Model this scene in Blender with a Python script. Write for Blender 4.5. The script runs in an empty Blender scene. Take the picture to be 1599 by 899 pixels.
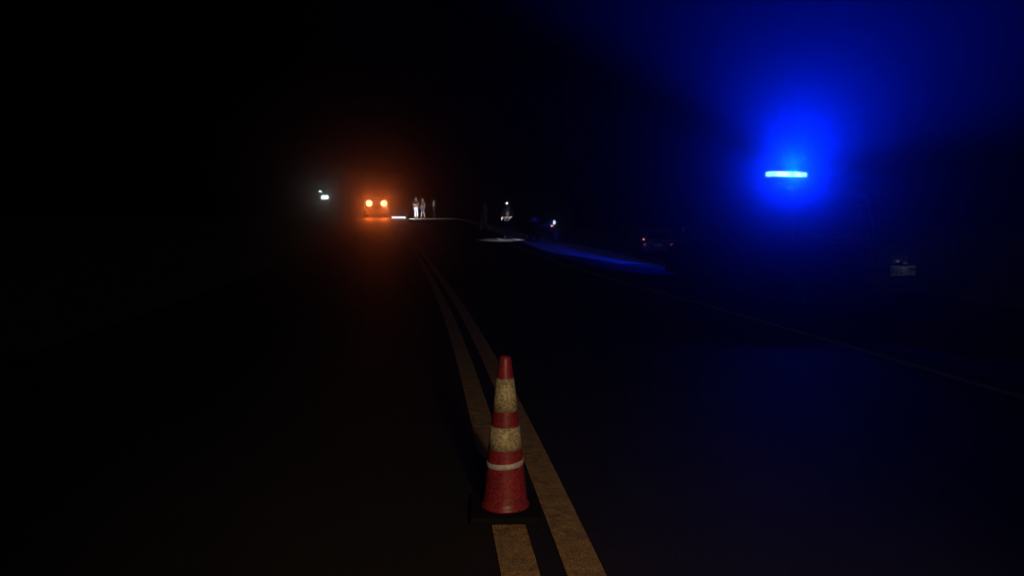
import bpy, bmesh, math, random
from mathutils import Vector, Matrix
from math import radians as R, sin, cos, pi, exp, tan
random.seed(7)
S = bpy.context.scene
C = S.collection

# ------------------------------------------------------------------ camera, sky, light, exposure
cam = bpy.data.objects.new('camera', bpy.data.cameras.new('camera')); C.objects.link(cam)
cam.data.sensor_width = 36.0
cam.data.lens = 36.0 * 1155 / 1599
cam.data.clip_start = 0.05; cam.data.clip_end = 2000
cam.location = (0, 0, 1.4)
cam.rotation_euler = (R(90 - 5.17), 0, 0)
S.camera = cam
S.view_settings.view_transform = 'Standard'; S.view_settings.look = 'None'
S.view_settings.exposure = 0.0; S.view_settings.gamma = 1.0
S.view_settings.use_curve_mapping = False
S.cycles.use_denoising = True
S.cycles.denoising_input_passes = 'RGB'
S.cycles.use_adaptive_sampling = False
S.cycles.light_sampling_threshold = 0.0
S.cycles.volume_bounces = 0
S.cycles.max_bounces = 6
S.cycles.sample_clamp_indirect = 0.25

W = bpy.data.worlds.new('World'); S.world = W; W.use_nodes = True
nt = W.node_tree; bg = nt.nodes['Background']
sk = nt.nodes.new('ShaderNodeTexSky'); sk.sky_type = 'NISHITA'; sk.sun_disc = False
sk.sun_elevation = R(-9); sk.sun_rotation = R(170)
nt.links.new(sk.outputs[0], bg.inputs[0]); bg.inputs[1].default_value = 0.05

def light(name, kind, loc, color, power, parent=None, size=0.05, aim=None, angle=None, blend=0.5):
    d = bpy.data.lights.new(name, kind); d.color = color; d.energy = power
    if kind in ('POINT', 'SPOT'): d.shadow_soft_size = size
    if kind == 'SPOT': d.spot_size = R(angle); d.spot_blend = blend
    o = bpy.data.objects.new(name, d); C.objects.link(o); o.location = loc
    if parent: o.parent = parent
    if aim is not None:
        o.rotation_euler = (Vector(aim) - Vector(loc)).to_track_quat('-Z', 'Y').to_euler()
    return o

# faint fill light added from behind the camera, right, so dark things show
sun = bpy.data.objects.new('moon', bpy.data.lights.new('moon', 'SUN')); C.objects.link(sun)
sun.data.energy = 0.042; sun.data.angle = R(0.5); sun.data.color = (0.95, 0.96, 1.0)
sun.rotation_euler = (R(52), 0, R(12))

# dim unseen lamp behind the camera, a little right, inferred from the cone's shadow
light('behind_camera_lamp', 'SPOT', (1.05, -1.6, 2.1), (1.0, 0.66, 0.34), 380, size=0.12, aim=(0.3, 2.2, 0.0), angle=54, blend=1.0)

# ------------------------------------------------------------------ helpers
def mat(name, col, rough=0.6, metal=0.0, noise=None, bump=None, spec=0.5, coat=0.0, wear=None):
    """principled; noise = (scale, second colour, low, high); bump = (scale, strength, distance)"""
    m = bpy.data.materials.new(name); m.use_nodes = True
    n = m.node_tree; b = n.nodes['Principled BSDF']
    b.inputs['Base Color'].default_value = (*col, 1); b.inputs['Roughness'].default_value = rough
    b.inputs['Metallic'].default_value = metal; b.inputs['Specular IOR Level'].default_value = spec
    b.inputs['Coat Weight'].default_value = coat
    tc = n.nodes.new('ShaderNodeTexCoord')
    if noise:
        t = n.nodes.new('ShaderNodeTexNoise'); t.inputs['Scale'].default_value = noise[0]; t.inputs['Detail'].default_value = 4
        r = n.nodes.new('ShaderNodeValToRGB')
        r.color_ramp.elements[0].position = noise[2]; r.color_ramp.elements[1].position = noise[3]
        r.color_ramp.elements[0].color = (*noise[1], 1); r.color_ramp.elements[1].color = (*col, 1)
        n.links.new(tc.outputs['Object'], t.inputs['Vector']); n.links.new(t.outputs[0], r.inputs[0])
        n.links.new(r.outputs[0], b.inputs['Base Color'])
        if wear:                                    # worn or dirty patches of a second colour: (scale, colour, low, high)
            t2 = n.nodes.new('ShaderNodeTexNoise'); t2.inputs['Scale'].default_value = wear[0]; t2.inputs['Detail'].default_value = 8; t2.inputs['Roughness'].default_value = 0.7
            r2 = n.nodes.new('ShaderNodeValToRGB'); r2.color_ramp.elements[0].position = wear[2]; r2.color_ramp.elements[1].position = wear[3]
            mx_ = n.nodes.new('ShaderNodeMix'); mx_.data_type = 'RGBA'
            mx_.inputs[7].default_value = (*wear[1], 1)
            n.links.new(tc.outputs['Object'], t2.inputs['Vector']); n.links.new(t2.outputs[0], r2.inputs[0])
            n.links.new(r2.outputs[0], mx_.inputs[0]); n.links.new(r.outputs[0], mx_.inputs[6]); n.links.new(mx_.outputs[2], b.inputs['Base Color'])
    if bump:
        t = n.nodes.new('ShaderNodeTexNoise'); t.inputs['Scale'].default_value = bump[0]; t.inputs['Detail'].default_value = 3
        p = n.nodes.new('ShaderNodeBump'); p.inputs['Strength'].default_value = bump[1]; p.inputs['Distance'].default_value = bump[2]
        n.links.new(tc.outputs['Object'], t.inputs['Vector']); n.links.new(t.outputs[0], p.inputs['Height'])
        n.links.new(p.outputs[0], b.inputs['Normal'])
    return m

def emis(name, col, strength):
    m = bpy.data.materials.new(name); m.use_nodes = True
    b = m.node_tree.nodes['Principled BSDF']
    b.inputs['Base Color'].default_value = (0.6, 0.6, 0.6, 1)
    b.inputs['Emission Color'].default_value = (*col, 1); b.inputs['Emission Strength'].default_value = strength
    m.cycles.emission_sampling = 'NONE'             # the lamp objects beside the lenses do the lighting
    return m

def obj(name, bm, m, parent=None, smooth=False, bevel=0.0, seg=2):
    if bevel: bmesh.ops.bevel(bm, geom=[e for e in bm.edges if e.is_manifold and e.calc_face_angle(0) > 0.5], offset=bevel, segments=seg, affect='EDGES', profile=0.6)
    bmesh.ops.recalc_face_normals(bm, faces=bm.faces)
    me = bpy.data.meshes.new(name); bm.to_mesh(me); bm.free()
    o = bpy.data.objects.new(name, me); C.objects.link(o)
    me.materials.append(m)
    if smooth:
        for p in me.polygons: p.use_smooth = True
    if parent: o.parent = parent
    return o

def tag(o, label, cat, group=None):
    o['label'] = label; o['category'] = cat
    if group: o['group'] = group
    return o

def thing(name, label, cat, loc, rz=0, group=None):
    o = bpy.data.objects.new(name, None); C.objects.link(o)
    o.location = loc; o.rotation_euler = (0, 0, rz); o.empty_display_size = 0.2
    return tag(o, label, cat, group)

def box(bm, c, s, rz=0, rx=0, ry=0):
    M = Matrix.Translation(c) @ Matrix.Rotation(rz, 4, 'Z') @ Matrix.Rotation(ry, 4, 'Y') @ Matrix.Rotation(rx, 4, 'X') @ Matrix.Diagonal((s[0], s[1], s[2], 1))
    bmesh.ops.create_cube(bm, size=1, matrix=M)
    return bm

def B(c, s, **k): return box(bmesh.new(), c, s, **k)

def tube(bm, p, q, r1, r2=None, n=10):
    p = Vector(p); q = Vector(q); d = q - p
    M = Matrix.Translation((p + q) / 2) @ d.to_track_quat('Z', 'Y').to_matrix().to_4x4()
    bmesh.ops.create_cone(bm, cap_ends=True, segments=n, radius1=r1, radius2=r1 if r2 is None else r2, depth=d.length, matrix=M)
    return bm

def T(p, q, r1, r2=None, n=10): return tube(bmesh.new(), p, q, r1, r2, n)

def lathe(prof, n=32, axis='Z', c=(0, 0, 0)):
    """closed lathe of (radius, height) points round an axis"""
    bm = bmesh.new(); rings = []
    for r, h in prof:
        ring = []
        for k in range(n):
            a = 2 * pi * k / n
            v = (r * cos(a), r * sin(a), h) if axis == 'Z' else (h, r * cos(a), r * sin(a))
            ring.append(bm.verts.new(Vector(v) + Vector(c)))
        rings.append(ring)
    for a, b in zip(rings, rings[1:]):
        for k in range(n): bm.faces.new((a[k], a[(k + 1) % n], b[(k + 1) % n], b[k]))
    if prof[0] != prof[-1]:
        bm.faces.new(rings[0]); bm.faces.new(list(reversed(rings[-1])))
    return bm

def prism(pts, w0, w1=None, zlo=None, zhi=None):
    """side profile of (y, z) points pulled across the width; half width narrows from w0 at zlo to w1 at zhi"""
    bm = bmesh.new(); L = []; Rr = []
    for y, z in pts:
        w = w0 if w1 is None else w0 + (w1 - w0) * max(0, min(1, (z - zlo) / (zhi - zlo)))
        L.append(bm.verts.new((-w, y, z))); Rr.append(bm.verts.new((w, y, z)))
    n = len(pts)
    for k in range(n): bm.faces.new((L[k], L[(k + 1) % n], Rr[(k + 1) % n], Rr[k]))
    bm.faces.new(L); bm.faces.new(list(reversed(Rr)))
    return bm

def panel(quad, t=0.008):
    """thin pane through four corner points, thickened along its normal"""
    bm = bmesh.new(); q = [Vector(p) for p in quad]
    nrm = (q[1] - q[0]).cross(q[3] - q[0]).normalized() * t
    a = [bm.verts.new(p) for p in q]; b = [bm.verts.new(p + nrm) for p in q]
    bm.faces.new(list(reversed(a))); bm.faces.new(b)
    for k in range(4): bm.faces.new((a[k], a[(k + 1) % 4], b[(k + 1) % 4], b[k]))
    return bm

def arch(yc, r, z0, n=8):
    """wheel arch points from front to rear along the sill at height z0"""
    out = []
    for k in range(n + 1):
        a = pi * k / n
        out.append((yc + r * cos(a), z0 + r * sin(a) * 0.95))
    return out

# ------------------------------------------------------------------ materials
M_asph = mat('asphalt', (0.036, 0.034, 0.033), 0.57, noise=(110, (0.008, 0.008, 0.008), 0.38, 0.66), bump=(150, 0.7, 0.008), spec=0.28, wear=(1.3, (0.013, 0.013, 0.013), 0.45, 0.75))
M_yel = mat('yellow_road_paint', (0.58, 0.37, 0.15), 0.8, wear=(13, (0.12, 0.085, 0.05), 0.44, 0.72), noise=(150, (0.12, 0.075, 0.04), 0.36, 0.62), bump=(240, 0.6, 0.004))
M_whp = mat('white_road_paint', (0.30, 0.30, 0.30), 0.8, noise=(60, (0.05, 0.05, 0.05), 0.42, 0.62), bump=(240, 0.6, 0.004))
M_earth = mat('dark_earth', (0.055, 0.052, 0.035), 0.95, noise=(9, (0.030, 0.036, 0.016), 0.35, 0.65), bump=(14, 0.6, 0.05))
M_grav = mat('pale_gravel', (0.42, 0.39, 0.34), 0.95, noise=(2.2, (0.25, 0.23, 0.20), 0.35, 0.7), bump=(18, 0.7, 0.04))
M_cone = mat('cone_red_plastic', (0.33, 0.030, 0.050), 0.42, wear=(11, (0.10, 0.03, 0.03), 0.50, 0.78), noise=(75, (0.17, 0.012, 0.020), 0.36, 0.62), bump=(60, 0.15, 0.003))
M_refl = mat('cone_reflective_sheet', (0.60, 0.54, 0.34), 0.55, wear=(13, (0.19, 0.16, 0.10), 0.48, 0.74), noise=(85, (0.24, 0.22, 0.15), 0.36, 0.60), bump=(90, 0.25, 0.002))
M_strip = mat('cone_white_strip', (0.62, 0.60, 0.64), 0.5, noise=(60, (0.40, 0.39, 0.42), 0.36, 0.6))
M_rub = mat('black_rubber', (0.006, 0.006, 0.006), 0.9, noise=(40, (0.009, 0.009, 0.009), 0.4, 0.7), bump=(80, 0.2, 0.003), spec=0.1)
M_paintd = mat('dark_grey_car_paint', (0.05, 0.052, 0.06), 0.32, coat=0.6, noise=(3, (0.04, 0.042, 0.05), 0.3, 0.7))
M_paintw = mat('silver_car_paint', (0.11, 0.11, 0.12), 0.32, coat=0.5, noise=(3, (0.09, 0.09, 0.10), 0.3, 0.7))
M_truck = mat('truck_paint', (0.03, 0.028, 0.026), 0.5, coat=0.1, noise=(4, (0.022, 0.02, 0.018), 0.3, 0.7))
M_glass = mat('dark_window_glass', (0.010, 0.011, 0.014), 0.06, spec=0.6)
M_trim = mat('black_plastic_trim', (0.022, 0.022, 0.023), 0.55, bump=(120, 0.2, 0.002))
M_chr = mat('bright_metal', (0.62, 0.62, 0.64), 0.22, 1.0)
M_red = mat('red_lamp_plastic', (0.11, 0.004, 0.004), 0.2)
M_plate = mat('number_plate_sheet', (0.72, 0.74, 0.80), 0.45, noise=(30, (0.55, 0.57, 0.62), 0.35, 0.6))
M_ink = mat('plate_ink', (0.02, 0.02, 0.025), 0.6)
M_skin = mat('skin', (0.42, 0.26, 0.19), 0.55)
M_hair = mat('dark_hair', (0.018, 0.014, 0.012), 0.6)
E_blue = emis('blue_light_module', (0.36, 0.85, 1.0), 2.1)
E_blue2 = emis('blue_light_module_dim', (0.22, 0.74, 1.0), 1.7)
M_bluel = mat('unlit_blue_lens', (0.01, 0.03, 0.25), 0.12)
E_amb = emis('amber_lamp_lens', (1.0, 0.62, 0.25), 4.2)
E_amb2 = emis('amber_marker_lens', (1.0, 0.42, 0.12), 1.4)
E_flood = emis('cool_flood_lens', (0.80, 1.0, 0.97), 2.4)
E_flood2 = emis('green_white_lens', (0.50, 1.0, 0.82), 3)
E_white = emis('white_lamp_lens', (0.85, 0.92, 1.0), 1.9)
E_cycle = emis('cycle_headlamp_lens', (0.62, 0.80, 1.0), 1.3)
E_ind = emis('orange_indicator_lens', (1.0, 0.52, 0.30), 0.9)
E_tail = emis('lit_tail_lens', (1.0, 0.28, 0.24), 0.9)
E_tail2 = emis('faint_tail_lens', (0.8, 0.10, 0.08), 0.10)

# ------------------------------------------------------------------ terrain and road
_ys = []; _xs = []
x = 0.30; s0 = -40.0
def _slope(d): return -(0.085 + 0.075 * (1 - exp(-max(d, 0) / 12))) - 0.0007 * max(d, 0)
_d = 0.0
while _d <= 170: _ys.append(_d); _xs.append(x); x += _slope(_d + 0.25) * 0.5; _d += 0.5
def line_x(y):
    """x of the left yellow line at distance y"""
    if y <= 0: return 0.30 - 0.085 * y
    k = min(int(y / 0.5), len(_xs) - 2); t = y / 0.5 - k
    return _xs[k] + (_xs[k + 1] - _xs[k]) * t
_prof = [(-60, 0), (14, 0), (20, 0.0), (28, 0.20), (36, 0.56), (42, 0.82), (50, 1.20), (60, 1.60), (66, 1.72), (80, 1.80), (170, 1.6)]
def sm(a, b, t):
    t = max(0, min(1, (t - a) / (b - a))); return t * t * (3 - 2 * t)
def rise(y):
    def lin(q):
        for (a, za), (b, zb) in zip(_prof, _prof[1:]):
            if q <= b: return za + (zb - za) * (q - a) / (b - a)
        return _prof[-1][1]
    return sum(lin(y + k * 1.0) for k in (-3, -2, -1, 0, 1, 2, 3)) / 7
def gz(x, y):
    """height of the land: the road climbs and bends left, the verge on the right falls away"""
    u = x - line_x(y)
    return rise(y) - 1.15 * sm(16, 36, y) * sm(5.0, 11.5, u)

def sheet(name, rows, m, dz, kind='structure'):
    """rows of (y, [x, ...]) laid dz above the land"""
    bm = bmesh.new(); prev = None
    for y, xs in rows:
        cur = [bm.verts.new((q, y, gz(q, y) + dz)) for q in xs]
        if prev:
            for a in range(len(cur) - 1): bm.faces.new((prev[a], prev[a + 1], cur[a + 1], cur[a]))
        prev = cur
    o = obj(name, bm, m, smooth=True); o['kind'] = kind
    return o

def steps(a, b, near=1.0):
    y = a; out = []
    while y < b: out.append(y); y += near if y < 70 else 4
    out.append(b); return out

cols = [-140, -100, -70, -50, -35] + [k * 1.0 for k in range(-28, 26)] + [30, 40, 55, 75, 100, 140]
sheet('ground', [(y, cols) for y in [-38, -30, -20, -12] + steps(-8, 150)], M_earth, -0.012)
U = [-4.6, -3, -1.5, 0, 1.5, 3, 4.2, 5.2, 5.8]
def apron(y): return 3.4 * (1 - sm(18, 24, y))          # paved lay-by widening to the right where the pickup stands
sheet('road', [(y, [line_x(y) + u + (apron(y) * (k - 6) / 2 if k > 6 else 0) for k, u in enumerate(U)]) for y in steps(-30, 150, 0.5)], M_asph, 0.0)
def stripe(name, u, w, m, y0, y1):
    return sheet(name, [(y, [line_x(y) + u - w / 2, line_x(y) + u + w / 2]) for y in steps(y0, y1, 0.5)], m, 0.005)
stripe('centre_line', 0.0, 0.155, M_yel, -30, 150)
stripe('centre_line', 0.262, 0.155, M_yel, -30, 150)
stripe('edge_line', 4.36, 0.12, M_whp, -30, 150)
# pale gravel verge that begins past the lay-by
def gl(y): return line_x(y) + 5.0 + 1.2 * (1 - sm(23.5, 29, y))
sheet('gravel_verge', [(y, [gl(y) + (6.8 * sm(23.0, 27, y) * (1 - 0.45 * sm(40, 60, y))) * k / 8 for k in range(9)]) for y in steps(23.2, 70, 0.5)], M_grav, 0.010)

# pale sheet added for the lit ground under the far pair
sheet('lit_ground_patch', [(y, [-8.55 + 0.5 * sm(60.3, 62, y) + 0.25 * sin(y * 5) + 0.14 * k + (2.9 * k / 10) * (1 - 0.25 * abs(y - 59.6)) for k in range(11)]) for y in [57.6 + 0.25 * q for q in range(17)]], M_grav, 0.012)

# ------------------------------------------------------------------ traffic cone
cone = thing('traffic_cone', 'red traffic cone with two pale reflective bands standing on the yellow centre line', 'traffic cone', (-0.033, 3.46, 0.006), R(2))
obj('base', B((0, 0, 0.0175), (0.33, 0.33, 0.035)), M_rub, cone, bevel=0.012)
def rc(z):
    t = (z - 0.035) / 0.722
    return 0.108 + (0.0275 - 0.108) * t + 0.012 * t * (1 - t)
bd = lathe([(0.118, 0.0355), (0.118, 0.043), (0.110, 0.050), (rc(0.07), 0.07)] + [(rc(z), z) for z in (0.15, 0.22, 0.3, 0.38, 0.46, 0.54, 0.62, 0.69, 0.74)] + [(0.0265, 0.752), (0.023, 0.757), (0.017, 0.754), (0.016, 0.70)], 48)
obj('body', bd, M_cone, cone, smooth=True)
def band(name, a, b, m, t=0.0016, tilt=0.0):
    bm = bmesh.new(); n = 48; rg = []
    for z, dr in ((a, 0.0002), (a, t), ((a + b) / 2, t), (b, t), (b, 0.0002)):
        ring = []
        for k in range(n):
            an = 2 * pi * k / n; zz = z + tilt * cos(an - R(2))
            r = rc(zz) + dr + 0.0004 * sin(an * 7 + z * 90)
            ring.append(bm.verts.new((r * cos(an), r * sin(an), zz)))
        rg.append(ring)
    for p, q in zip(rg, rg[1:]):
        for k in range(n): bm.faces.new((p[k], p[(k + 1) % n], q[(k + 1) % n], q[k]))
    return obj(name, bm, m, cone, smooth=True)
band('reflective_band', 0.500, 0.654, M_refl)
band('reflective_band', 0.319, 0.426, M_refl)
band('thin_strip', 0.234, 0.259, M_strip, 0.002, 0.006)

# ------------------------------------------------------------------ vehicles
def wheel(parent, x, y, r, w, rimm, side):
    z = r
    t = lathe([(r * 0.62, -w / 2), (r * 0.93, -w / 2), (r, -w * 0.36), (r, w * 0.36), (r * 0.93, w / 2), (r * 0.62, w / 2), (r * 0.62, -w / 2)], 28, 'X', (x, y, z))
    o = obj('wheel', t, M_rub, parent, smooth=False)
    f = side * w * 0.40
    bm = lathe([(r * 0.61, f - side * 0.05), (r * 0.61, f), (r * 0.52, f), (r * 0.50, f - side * 0.03), (r * 0.14, f - side * 0.02), (r * 0.12, f + side * 0.015), (0.001, f + side * 0.015)], 24, 'X', (x, y, z))
    for k in range(6):
        a = k * pi / 3
        tube(bm, (x + f - side * 0.012, y + cos(a) * r * 0.1, z + sin(a) * r * 0.1), (x + f - side * 0.004, y + cos(a) * r * 0.55, z + sin(a) * r * 0.55), r * 0.07, r * 0.06, 6)
    obj('rim', bm, rimm, o)
    return o

def text_mesh(name, body, size, m, parent, M):
    cu = bpy.data.curves.new(name, 'FONT'); cu.body = body; cu.size = size
    cu.align_x = 'CENTER'; cu.align_y = 'CENTER'; cu.extrude = 0.0008
    tmp = bpy.data.objects.new(name + '_tmp', cu); C.objects.link(tmp)
    bpy.context.view_layer.update()
    me = bpy.data.meshes.new_from_object(tmp.evaluated_get(bpy.context.evaluated_depsgraph_get()))
    bpy.data.objects.remove(tmp); bpy.data.curves.remove(cu)
    me.materials.clear(); me.materials.append(m)
    o = bpy.data.objects.new(name, me); C.objects.link(o); o.parent = parent; o.matrix_local = M
    return o

# ---- the patrol pickup with the blue light bar (origin at the middle of its rear end, front towards +Y)
pk = thing('pickup_truck', 'pickup seen from behind, blue light bar glowing on its roof', 'pickup truck', (5.47, 9.98, 0.004), R(17))
ra, fa, rw = 1.20, 4.28, 0.37
prof = [(0.05, 0.52), (0.0, 0.62), (0.02, 1.08), (1.62, 1.10), (3.55, 1.08), (4.95, 0.98), (5.22, 0.86), (5.26, 0.50), (5.1, 0.40)]
prof += arch(fa, 0.44, 0.36) + arch(ra, 0.44, 0.36) + [(0.55, 0.42)]
obj('body', prism(prof, 0.90, 0.86, 0.6, 1.1), M_paintd, pk, bevel=0.03)
cabp = [(1.60, 1.12), (1.72, 1.82), (1.95, 1.93), (2.95, 1.93), (3.15, 1.88), (3.78, 1.10)]
cab = obj('cab', prism(cabp, 0.85, 0.66, 1.1, 1.93), M_paintd, pk, bevel=0.025)
def cw(z): return 0.85 + (0.66 - 0.85) * (z - 1.1) / 0.83
obj('rear_window', panel([(-cw(1.2) + 0.1, 1.610, 1.22), (cw(1.2) - 0.1, 1.610, 1.22), (cw(1.75) - 0.08, 1.704, 1.76), (-cw(1.75) + 0.08, 1.704, 1.76)]), M_glass, pk)
obj('windscreen', panel([(cw(1.16) - 0.08, 3.74, 1.16), (-cw(1.16) + 0.08, 3.74, 1.16), (-cw(1.84) + 0.08, 3.20, 1.84), (cw(1.84) - 0.08, 3.20, 1.84)]), M_glass, pk)
for sd in (-1, 1):
    for y0, y1, t0, t1 in ((1.80, 2.52, 1.90, 2.54), (2.60, 3.50, 2.62, 3.12)):
        q = [(sd * (cw(1.18) + 0.003), y0, 1.18), (sd * (cw(1.18) + 0.003), y1, 1.18), (sd * (cw(1.80) + 0.003), t1, 1.80), (sd * (cw(1.80) + 0.003), t0, 1.80)]
        if sd < 0: q = [q[0], q[3], q[2], q[1]]
        obj('side_window', panel(q, 0.005), M_glass, pk)
    for y in (2.42, 3.30): obj('door_handle', B((sd * 0.872, y, 1.02), (0.03, 0.16, 0.035)), M_chr, pk, bevel=0.008)
    for y in (1.74, 2.56, 3.50): obj('door_seam', B((sd * 0.884, y, 0.74), (0.012, 0.012, 0.60)), M_trim, pk)
    mi = obj('wing_mirror', B((sd * 1.00, 3.40, 1.24), (0.20, 0.10, 0.17)), M_trim, pk, bevel=0.03)
    obj('mirror_glass', B((sd * 1.00, 3.346, 1.24), (0.16, 0.006, 0.13)), M_chr, mi)
    tl = obj('tail_light', B((sd * 0.80, 0.005, 0.90), (0.14, 0.05, 0.30)), M_red, pk, bevel=0.015)
    obj('side_step', B((sd * 0.93, 2.74, 0.40), (0.14, 1.9, 0.05)), M_trim, pk, bevel=0.015)
    obj('headlight', B((sd * 0.70, 5.22, 0.80), (0.32, 0.10, 0.16)), M_chr, pk, bevel=0.02)
    wheel(pk, sd * 0.80, ra, rw, 0.24, M_chr, sd); wheel(pk, sd * 0.80, fa, rw, 0.24, M_chr, sd)
    obj('mud_flap', B((sd * 0.80, 0.70, 0.36), (0.26, 0.015, 0.34)), M_rub, pk)
obj('tailgate', B((0, 0.004, 0.92), (1.36, 0.04, 0.34)), M_paintd, pk, bevel=0.012)
obj('tailgate_handle', B((0, -0.022, 1.00), (0.24, 0.02, 0.06)), M_trim, pk, bevel=0.006)
bp = obj('rear_bumper', B((0, -0.06, 0.52), (1.72, 0.16, 0.18)), M_trim, pk, bevel=0.03)
obj('front_bumper', B((0, 5.27, 0.50), (1.76, 0.14, 0.24)), M_trim, pk, bevel=0.04)
pl = obj('number_plate', B((-0.26, -0.028, 0.735), (0.42, 0.008, 0.135)), M_plate, pk, bevel=0.002)
for k, chx in zip((-2.5, -1.5, -0.5, 1.2, 2.2), 'BSL1M'):
    text_mesh('letter', chx, 0.115, M_ink, pl, Matrix.Translation((-0.26 + k * 0.070, -0.0335, 0.732)) @ Matrix.Rotation(R(90), 4, 'X'))
obj('added_plate_lamp', B((-0.26, -0.045, 0.835), (0.10, 0.05, 0.03)), M_trim, pk, bevel=0.006)  # housing added for the fill light that brightens the plate
light('plate_fill', 'POINT', (-0.26, -0.10, 0.85), (0.95, 0.95, 1.0), 0.014, pk, size=0.01)
roll = T((-0.72, 1.50, 1.10), (-0.62, 1.42, 1.88), 0.03)
tube(roll, (0.72, 1.50, 1.10), (0.62, 1.42, 1.88), 0.03); tube(roll, (-0.64, 1.42, 1.88), (0.64, 1.42, 1.88), 0.03)
obj('roll_bar', roll, M_trim, pk)
obj('highlight_bar', B((0.30, 1.70, 1.885), (0.22, 0.03, 0.03)), M_chr, pk, bevel=0.006)  # bright metal bar put in for the highlight at the rear window top
lb = obj('light_bar', B((0, 2.45, 2.085), (1.24, 0.26, 0.05)), M_trim, pk, bevel=0.015)
for sx in (-0.48, 0.48): obj('bracket', B((sx, 2.45, 2.0), (0.06, 0.16, 0.15)), M_trim, lb)
LBX = [-0.559 + 0.112 * k for k in range(11)]
for k, xx in enumerate(LBX):
    lit = k < 6
    obj('light_module', B((xx, 2.45, 2.155 - 0.002 * k), (0.104, 0.22 if k not in (0, 10) else 0.17, 0.085)), (E_blue2 if k in (0, 3, 5) else E_blue) if lit else M_bluel, lb, bevel=0.022)
obj('antenna', T((0.45, 3.0, 1.90), (0.47, 2.9, 2.55), 0.006, 0.003, 6), M_trim, pk)
BLUE = (0.0, 0.016, 1.0)
light('blue_flash', 'POINT', (-0.25, 2.45, 2.222), BLUE, 45, pk, size=0.02)
light('blue_low_glow', 'POINT', (-0.25, 2.27, 2.17), BLUE, 26, pk, size=0.04)
light('blue_flash_beam', 'SPOT', (-0.3, 2.62, 2.16), BLUE, 30000, pk, size=0.05, aim=(2.9, 16, 0.10), angle=20, blend=1.0)
light('blue_rear_beam', 'SPOT', (-0.25, 2.30, 2.17), BLUE, 620, pk, size=0.03, aim=(-1.9, -1.1, 5.3), angle=102, blend=0.14)
light('blue_sky_beam', 'SPOT', (-0.2, 2.40, 2.26), BLUE, 24000, pk, size=0.05, aim=(0.1, 1.4, 6.0), angle=152, blend=0.3)

# ---- the truck with two amber lamps, front towards the camera (-Y)
tr = thing('recovery_truck', 'truck far up the road facing us with two bright amber lamps', 'truck', (-11.83, 65.0, gz(-11.83, 65.0) + 0.006), R(10))
obj('cab', prism([(0.0, 0.55), (0.0, 1.30), (0.18, 2.35), (0.40, 2.48), (1.75, 2.48), (1.80, 0.55)], 1.10, 1.0, 1.3, 2.48), M_truck, tr, bevel=0.05)
obj('windscreen', panel([(-0.95, 0.004, 1.52), (0.95, 0.004, 1.52), (0.88, 0.150, 2.28), (-0.88, 0.150, 2.28)][::1], 0.012), M_glass, tr)
obj('grille', B((0, -0.02, 1.0), (0.78, 0.05, 0.34)), M_trim, tr, bevel=0.01)
obj('bumper', B((0, -0.10, 0.55), (2.2, 0.22, 0.30)), M_truck, tr, bevel=0.04)
obj('flatbed', B((0, 4.4, 0.98), (2.3, 4.8, 0.16)), M_trim, tr, bevel=0.02)
obj('headboard', B((0, 2.06, 1.75), (2.2, 0.10, 1.30)), M_truck, tr, bevel=0.02)
obj('chassis', B((0, 3.3, 0.72), (0.9, 6.6, 0.26)), M_trim, tr)
for sd in (-1, 1):
    obj('wing_mirror', B((sd * 1.27, 0.05, 1.85), (0.18, 0.10, 0.42)), M_trim, tr, bevel=0.03)
    q = [(sd * 1.10, 0.35, 1.45), (sd * 1.10, 1.45, 1.45), (sd * 1.035, 1.45, 2.2), (sd * 1.035, 0.45, 2.2)]
    if sd < 0: q = [q[0], q[3], q[2], q[1]]
    obj('side_window', panel(q, 0.008), M_glass, tr)
    wheel(tr, sd * 0.98, 1.0, 0.46, 0.28, M_truck, sd); wheel(tr, sd * 0.98, 5.2, 0.46, 0.28, M_truck, sd)
    lm = obj('amber_lamp', lathe([(0.05, -0.02), (0.30, -0.02), (0.33, 0.0), (0.33, 0.10), (0.20, 0.16)], 20, 'Z'), M_trim, tr, bevel=0)
    lm.location = (sd * 0.63, -0.10, 1.22); lm.rotation_euler = (R(90), 0, 0)
    ln = obj('lamp_lens', lathe([(0.001, 0.0), (0.22, 0.0), (0.27, 0.03), (0.20, 0.07), (0.001, 0.085)], 20, 'Z'), E_amb, lm)
    ln.location = (0, 0, 0.105)
    light('amber_beam', 'SPOT', (sd * 0.63, -0.42, 1.22), (1.0, 0.105, 0.009), 210, tr, size=0.12, aim=(sd * 0.63, -20, 1.10), angle=6, blend=1.0)
    light('amber_glow', 'SPOT', (sd * 0.63, -0.44, 1.22), (1.0, 0.13, 0.012), 640, tr, size=0.12, aim=(sd * 0.5, -14, -2.6), angle=28, blend=0.6)
obj('marker_light', B((0.84, -0.13, 0.86), (0.13, 0.05, 0.42)), E_amb2, tr, bevel=0.01)

# ---- the low white light strip on the road between the truck and the pair
sx, sy = -8.92, 58.5
st = thing('work_light', 'low white light strip lying on the road just right of the amber lamps', 'work light', (sx, sy, gz(sx, sy) + 0.006), R(8))
obj('housing', B((0, 0, 0.13), (1.16, 0.12, 0.20)), M_trim, st, bevel=0.02)
obj('lens', B((0, -0.065, 0.13), (1.08, 0.02, 0.15)), E_white, st, bevel=0.006)
for q in (-0.42, 0.42): obj('foot', B((q, 0, 0.015), (0.06, 0.26, 0.03)), M_trim, st)
light('white_glow', 'SPOT', (0.70, 0.0, 0.26), (0.92, 0.93, 1.0), 420, st, size=0.05, aim=(2.2, 0.9, 0.35), angle=124, blend=0.5)

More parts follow.
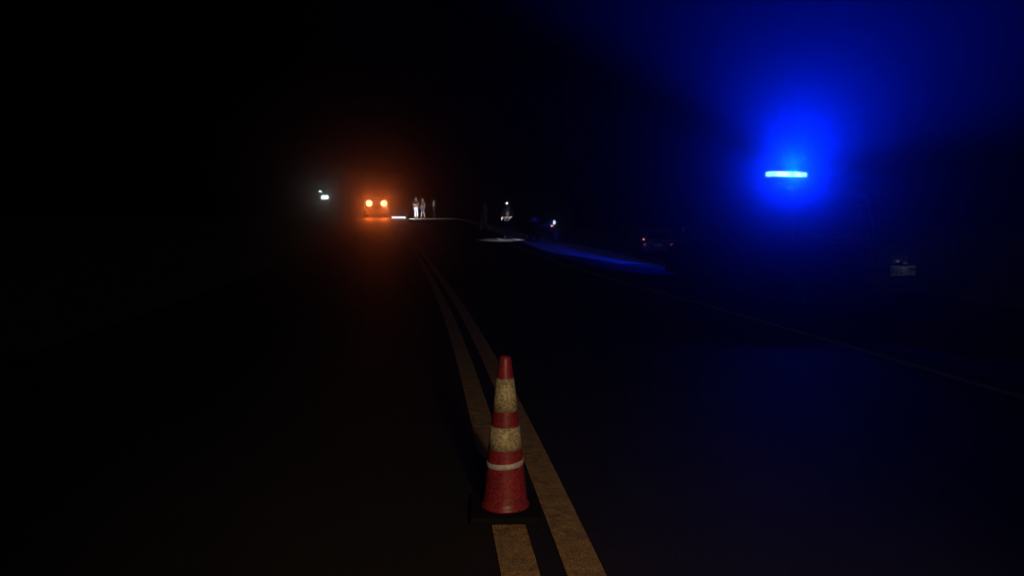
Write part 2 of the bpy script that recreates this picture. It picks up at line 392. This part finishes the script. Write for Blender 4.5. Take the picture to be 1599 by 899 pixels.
# ---- the dim car at the right, seen from behind
ca = thing('parked_car', 'dim hatchback parked on the low right verge with small red tail lights', 'car', (7.52, 38.0, gz(7.52, 38.0) + 0.0), R(-8))
cp = [(0.06, 0.30), (0.0, 0.42), (0.02, 0.86), (0.10, 0.95), (2.9, 0.93), (3.7, 0.80), (3.92, 0.62), (3.92, 0.32), (3.8, 0.24)]
cp += arch(3.12, 0.36, 0.24) + arch(0.70, 0.36, 0.24) + [(0.25, 0.24)]
obj('body', prism(cp, 0.82, 0.78, 0.5, 0.95), M_paintw, ca, bevel=0.04)
obj('cabin', prism([(0.12, 0.94), (0.42, 1.38), (0.62, 1.46), (1.95, 1.46), (2.15, 1.40), (2.85, 0.92)], 0.76, 0.58, 0.94, 1.46), M_paintw, ca, bevel=0.04)
obj('rear_window', panel([(-0.60, 0.150, 0.99), (0.60, 0.150, 0.99), (0.50, 0.400, 1.355), (-0.50, 0.400, 1.355)], 0.012), M_glass, ca)
obj('windscreen', panel([(0.62, 2.80, 0.98), (-0.62, 2.80, 0.98), (-0.53, 2.19, 1.38), (0.53, 2.19, 1.38)], 0.012), M_glass, ca)
for sd in (-1, 1):
    q = [(sd * 0.745, 0.65, 1.0), (sd * 0.745, 2.45, 1.0), (sd * 0.612, 1.98, 1.38), (sd * 0.612, 0.75, 1.38)]
    if sd < 0: q = [q[0], q[3], q[2], q[1]]
    obj('side_window', panel(q, 0.008), M_glass, ca)
    tl = obj('tail_light', B((sd * 0.70, -0.012, 0.80), (0.17, 0.05, 0.28)), M_red, ca, bevel=0.015)
    obj('tail_lens', B((sd * 0.66 if sd > 0 else -0.70, -0.045, 0.70), (0.14, 0.02, 0.12)), E_tail2, tl)
    wheel(ca, sd * 0.73, 0.70, 0.30, 0.2, M_chr, sd); wheel(ca, sd * 0.73, 3.12, 0.30, 0.2, M_chr, sd)
    obj('wing_mirror', B((sd * 0.90, 2.35, 1.0), (0.16, 0.09, 0.12)), M_trim, ca, bevel=0.02)
obj('lit_lamp', B((-0.76, -0.046, 0.965), (0.09, 0.03, 0.09)), E_tail, ca, bevel=0.012)
obj('rear_bumper', B((0, -0.02, 0.42), (1.62, 0.12, 0.20)), M_paintw, ca, bevel=0.04)
obj('number_plate', B((0, -0.012, 0.68), (0.40, 0.02, 0.13)), M_plate, ca)

# ---- the motorcycle on the right verge, three-quarter front view
mx, my = 1.50, 34.0
mc = thing('motorcycle', 'motorcycle parked on the right verge with its small headlight lit', 'motorcycle', (mx, my, gz(mx, my) + 0.012), R(-40))
# local +X is its front
mw = []
for xx in (-0.64, 0.66):
    w_ = obj('wheel', lathe([(0.22, -0.05), (0.28, -0.05), (0.30, 0), (0.28, 0.05), (0.22, 0.05), (0.22, -0.05)], 24, 'Z'), M_rub, mc)
    w_.location = (xx, 0, 0.30); w_.rotation_euler = (R(90), 0, 0)
    sp = lathe([(0.22, -0.02), (0.22, 0.02), (0.20, 0.02), (0.20, -0.02), (0.22, -0.02)], 24, 'Z')
    for k in range(5): tube(sp, (0, 0, 0), (0.21 * cos(k * 1.2566), 0.21 * sin(k * 1.2566), 0), 0.02, 0.014, 6)
    obj('rim', sp, M_chr, w_)
fr = T((-0.64, 0.09, 0.30), (-0.1, 0.10, 0.42), 0.028); tube(fr, (-0.64, -0.09, 0.30), (-0.1, -0.10, 0.42), 0.028)
tube(fr, (-0.1, 0.0, 0.42), (0.32, 0, 0.92), 0.035); tube(fr, (-0.1, 0, 0.42), (-0.45, 0, 0.72), 0.03); tube(fr, (-0.6, 0, 0.74), (0.28, 0, 0.78), 0.03)
obj('frame', fr, M_trim, mc)
eg = B((0.08, 0, 0.46), (0.36, 0.28, 0.30)); box(eg, (0.15, 0, 0.64), (0.18, 0.22, 0.16), ry=R(-20)); obj('engine', eg, M_chr, mc, bevel=0.02)
fk = T((0.66, 0.09, 0.30), (0.40, 0.09, 0.98), 0.026); tube(fk, (0.66, -0.09, 0.30), (0.40, -0.09, 0.98), 0.026); obj('fork', fk, M_chr, mc)
obj('fuel_tank', prism([(-0.04, 0.74), (-0.02, 0.84), (0.12, 0.94), (0.28, 0.94), (0.34, 0.84), (0.32, 0.76)], 0.14), M_paintw, mc, bevel=0.04).rotation_euler = (0, 0, R(-90))
obj('saddle', prism([(-0.66, 0.78), (-0.68, 0.88), (-0.40, 0.85), (-0.02, 0.80), (-0.02, 0.76)], 0.13), M_rub, mc, bevel=0.03).rotation_euler = (0, 0, R(-90))
hb = T((0.36, -0.36, 1.06), (0.38, 0.36, 1.06), 0.016); obj('handlebar', hb, M_trim, mc)
for sd in (-1, 1): obj('mirror', B((0.36, sd * 0.34, 1.22), (0.03, 0.13, 0.08)), M_chr, mc, bevel=0.01)
obj('exhaust', T((0.1, -0.15, 0.34), (-0.72, -0.17, 0.40), 0.03, 0.05), M_chr, mc)
obj('front_mudguard', B((0.66, 0, 0.63), (0.42, 0.12, 0.02)), M_paintw, mc, bevel=0.006)
bm = lathe([(0.02, -0.12), (0.20, -0.12), (0.25, -0.05), (0.25, 0.06), (0.20, 0.13), (0.02, 0.15)], 20, 'Z', (-0.62, 0, 1.08)); obj('top_box', bm, M_paintw, mc, smooth=False)
obj('box_rack', B((-0.58, 0, 0.92), (0.3, 0.2, 0.06)), M_trim, mc)
hl = obj('headlight', lathe([(0.02, -0.10), (0.09, -0.06), (0.11, 0.0), (0.10, 0.02)], 18, 'X', (0.52, 0, 0.95)), M_trim, mc)
obj('headlight_lens', lathe([(0.10, 0.022), (0.075, 0.045), (0.001, 0.055)], 18, 'X', (0.52, 0, 0.95)), E_cycle, hl)
obj('indicator', B((0.50, -0.12, 0.80), (0.08, 0.07, 0.07)), E_ind, mc, bevel=0.015)
obj('indicator', B((0.50, 0.16, 0.84), (0.08, 0.06, 0.06)), M_red, mc, bevel=0.015)

# ---- the flood light up on the left
fx, fy = -21.4, 85.0; fz = gz(fx, fy)
fl = thing('light_mast', 'white floodlight glowing beyond the left roadside, left of the amber lamps', 'floodlight', (fx, fy, fz), 0)
H1 = 4.093 - fz; H2 = 4.746 - fz
obj('mast', T((0, 0.35, 0), (0, 0.35, H2 + 0.3), 0.07, 0.05, 10), M_trim, fl)
obj('foot', lathe([(0.30, 0.0), (0.30, 0.05), (0.12, 0.10), (0.08, 0.25)], 16, 'Z', (0, 0.35, 0)), M_trim, fl)
fh = obj('flood_head', B((0.05, 0.12, H1), (1.0, 0.16, 0.70)), M_trim, fl, bevel=0.03)
obj('flood_lens', B((0.05, 0.03, H1), (0.80, 0.03, 0.46)), E_flood, fh, bevel=0.12, seg=3)
obj('head_arm', B((-0.25, 0.33, H2), (0.6, 0.05, 0.05)), M_trim, fl)
sh = obj('small_lamp', B((-0.5, 0.24, H2), (0.42, 0.14, 0.24)), M_trim, fl, bevel=0.03)
obj('small_lamp_lens', B((-0.5, 0.16, H2), (0.32, 0.03, 0.14), ry=R(15)), E_flood2, sh, bevel=0.04)
light('flood_beam', 'SPOT', (0.05, -0.1, H1), (0.82, 1.0, 0.97), 16, fl, size=0.2, aim=(5.2, -20, H1 - 0.65), angle=9, blend=1.0)

# ------------------------------------------------------------------ people
def skin(name, pts, edges, radii, m, parent, root=0, sub=2):
    me = bpy.data.meshes.new(name); me.from_pydata([Vector(p) for p in pts], edges, [])
    o = bpy.data.objects.new(name, me); C.objects.link(o); me.materials.append(m)
    if parent: o.parent = parent
    mod = o.modifiers.new('skin', 'SKIN'); mod.use_smooth_shade = True
    for k, v in enumerate(me.skin_vertices[0].data):
        r = radii[k]; v.radius = r if isinstance(r, tuple) else (r, r); v.use_root = (k == root)
    ss = o.modifiers.new('sub', 'SUBSURF'); ss.levels = sub; ss.render_levels = sub
    return o

def person(label, loc, rz, top, legs, h=1.72, lean=0.0, lk=(0.0, 0.0), lf=(0.0, 0.0), arms=None, shorts=False, shoe=M_trim, group=None, sleeves=True):
    """faces local -Y. lk: knee forward, lf: foot forward (left, right); arms: elbow and wrist for each side"""
    s = h / 1.74
    P = thing('person', label, 'person', loc, rz, group)
    arms = arms or [((-0.27, 0.02, 1.13), (-0.27, -0.08, 0.88)), ((0.27, 0.02, 1.13), (0.27, -0.08, 0.88))]
    ly = lambda z: -lean * max(0, z - 0.95)
    p = []; r = []; e = []
    def add(q, rad, par=None):
        p.append((q[0] * s, q[1] * s, q[2] * s)); r.append(tuple(a * s for a in rad) if isinstance(rad, tuple) else rad * s)
        if par is not None: e.append((par, len(p) - 1))
        return len(p) - 1
    pel = add((0, 0, 0.95), (0.155, 0.11)); wa = add((0, ly(1.12), 1.12), (0.135, 0.10), pel); ch = add((0, ly(1.32), 1.32), (0.165, 0.115), wa)
    nb = add((0, ly(1.46), 1.46), 0.065, ch); nk = add((0, ly(1.53) - 0.005, 1.53), 0.054, nb)
    jw = add((0, ly(1.58) - 0.02, 1.585), (0.062, 0.075), nk); hd = add((0, ly(1.65) - 0.01, 1.655), (0.076, 0.094), jw); tp = add((0, ly(1.71) - 0.005, 1.705), (0.058, 0.07), hd)
    add((0, ly(1.62) - 0.112, 1.615), 0.014, hd)                                   # nose
    for sd in (-1, 1): add((sd * 0.085, ly(1.63), 1.63), 0.014, hd)                # ears
    leg = []
    for k, sd in enumerate((-1, 1)):
        hp = add((sd * 0.095, 0, 0.88), 0.088, pel); kn = add((sd * 0.105, -lk[k], 0.49), 0.056, hp); cf = add((sd * 0.108, -(lk[k] + lf[k]) / 2 + 0.02, 0.33), 0.055, kn)
        an = add((sd * 0.11, -lf[k], 0.085), 0.038, cf); to = add((sd * 0.125, -lf[k] - 0.15, 0.035), 0.032, an); leg.append((hp, kn, cf, an, to))
    arm = []
    for k, sd in enumerate((-1, 1)):
        shd = add((sd * 0.185, ly(1.42), 1.42), 0.058, ch); el = add(arms[k][0], 0.042, shd); wr = add(arms[k][1], 0.030, el)
        d = (Vector(arms[k][1]) - Vector(arms[k][0])).normalized(); side = d.cross(Vector((sd, 0.3, 0.2))).normalized()
        pm = Vector(arms[k][1]) + d * 0.06; pa = add(pm, (0.036, 0.022), wr)
        for f in range(4):
            off = side * (0.028 - 0.0185 * f); ln = (0.075, 0.088, 0.082, 0.062)[f]
            kq = pm + d * 0.045 + off; a = add(kq, 0.0105, pa); add(kq + d * ln * 0.6 + Vector((0, -0.02, 0)), 0.0085, a)
        t1 = add(pm + side * 0.045 + d * 0.0, 0.011, pa); add(pm + side * 0.06 + d * 0.04, 0.0095, t1)
        arm.append((shd, el, wr))
    skin('body', p, e, r, M_skin, P)
    def sub(name, idx, grow, m, cut=None, sub_=2):
        ids = {i: n for n, i in enumerate(idx)}
        pts = [Vector(p[i]) for i in idx]; ee = [(ids[a], ids[b]) for a, b in e if a in ids and b in ids]
        rr = [tuple(a + grow for a in r[i]) if isinstance(r[i], tuple) else r[i] + grow for i in idx]
        if cut:
            for i, (tow, t) in cut.items(): pts[ids[i]] = Vector(p[i]).lerp(Vector(p[tow]), t)
        return skin(name, pts, ee, rr, m, P, 0, sub_)
    top_idx = [pel, wa, ch, nb] + [q for a in arm for q in (a if sleeves else a[:2])]
    cuts = {a[2]: (a[1], 0.15) for a in arm} if sleeves else {a[1]: (a[0], 0.35) for a in arm}
    cuts[nb] = (ch, 0.25)
    sub('jacket' if sleeves else 'shirt', top_idx, 0.020, top, cuts)
    li = [pel] + [q for a in leg for q in (a[:2] if shorts else a[:4])]
    sub('shorts' if shorts else 'trousers', li, 0.016, legs, {a[3]: (a[2], 0.12) for a in leg} if not shorts else {a[1]: (a[0], 0.12) for a in leg})
    for a in leg: sub('shoe', [a[3], a[4]], 0.014, shoe)
    hb_ = bmesh.new(); bmesh.ops.create_icosphere(hb_, subdivisions=2, radius=1, matrix=Matrix.Translation((0, (ly(1.68) + 0.012) * s, 1.672 * s)) @ Matrix.Diagonal((0.088 * s, 0.104 * s, 0.088 * s, 1)))
    bmesh.ops.delete(hb_, geom=[v for v in hb_.verts if v.co.z < 1.645 * s and v.co.y < 0.03 * s], context='VERTS')
    obj('hair', hb_, M_hair, P, smooth=True)
    return P
def cloth(name, col, rough=0.9): return mat(name, col, rough, noise=(14, tuple(c * 0.7 for c in col), 0.35, 0.7), bump=(30, 0.3, 0.01))
K_white = cloth('white_cloth', (0.62, 0.64, 0.70)); K_black = cloth('black_cloth', (0.02, 0.02, 0.024)); K_grey = cloth('grey_cloth', (0.55, 0.55, 0.57))
K_blue = cloth('navy_cloth', (0.05, 0.06, 0.16)); K_pale = cloth('pale_cloth', (0.48, 0.44, 0.42)); K_brown = cloth('brown_cloth', (0.06, 0.045, 0.03)); K_khaki = cloth('khaki_cloth', (0.14, 0.13, 0.11))

def G(x, y): return (x, y, gz(x, y) + 0.006)
person('person in white trousers standing with folded forearms in the white light by the truck', G(-7.72, 60.0), R(-30), K_brown, K_white, 1.74, arms=[((-0.30, -0.04, 1.16), (-0.06, -0.28, 1.16)), ((0.30, -0.04, 1.16), (0.10, -0.28, 1.10))], sleeves=False)
person('person in navy shorts with bare legs beside the one in white trousers', G(-7.18, 60.1), R(-48), K_brown, K_blue, 1.66, lk=(0.06, 0.0), lf=(0.12, -0.08), shorts=True, sleeves=False)
person('person in a pale top standing back in the dark, right of the pair', G(-6.55, 62.0), R(-40), K_pale, K_black, 1.72, sleeves=True)
person('person in grey walking in the dark right lane, no lamp', G(-1.47, 40.0), R(-70), K_grey, K_grey, 1.80, lean=0.06, lk=(0.16, -0.02), lf=(0.20, -0.26))
off = person('person wearing a lit white headlamp at the road edge', G(-0.18, 36.0), R(-25), K_khaki, K_black, 1.74, shoe=K_pale, lf=(0.02, -0.05), arms=[((-0.30, 0.0, 1.14), (-0.24, -0.20, 0.98)), ((0.30, 0.0, 1.14), (0.24, -0.20, 0.98))])
bm = bmesh.new(); box(bm, (0, 0.0, 0.97), (0.40, 0.29, 0.10)); bl = obj('belt', bm, K_khaki, off, bevel=0.04)
hm = obj('headlamp', T((0.0, -0.10, 1.69), (0.0, -0.155, 1.685), 0.045, 0.055, 14), M_trim, off)
obj('headlamp_lens', T((0.0, -0.156, 1.685), (0.0, -0.17, 1.684), 0.052, 0.045, 14), E_white, hm)
light('headlamp_beam', 'SPOT', (0.0, -0.20, 1.68), (0.86, 0.86, 1.0), 150, off, size=0.03, aim=(0.05, -0.75, 0), angle=66, blend=0.5)
dk = person('dark figure standing beside the dim hatchback on the right verge', G(8.35, 36.3), R(20), K_black, K_black, 1.72, shoe=K_pale)
obj('reflective_strip', B((-0.13, -0.145, 0.80), (0.035, 0.02, 0.26), ry=R(8)), M_strip, dk, bevel=0.004)

# ------------------------------------------------------------------ night air
hz = bmesh.new(); box(hz, (0, 56, 2.45), (300, 200, 9.1))
haze = obj('haze', hz, bpy.data.materials.new('night_haze')); haze['kind'] = 'stuff'
mm = haze.data.materials[0]; mm.use_nodes = True; mm.node_tree.nodes.clear()
ou = mm.node_tree.nodes.new('ShaderNodeOutputMaterial'); pv = mm.node_tree.nodes.new('ShaderNodeVolumePrincipled')
pv.inputs['Color'].default_value = (0.9, 0.92, 0.95, 1); pv.inputs['Density'].default_value = 0.011; pv.inputs['Anisotropy'].default_value = 0.96
mm.cycles.volume_sampling = 'EQUIANGULAR'
mm.node_tree.links.new(pv.outputs[0], ou.inputs['Volume'])
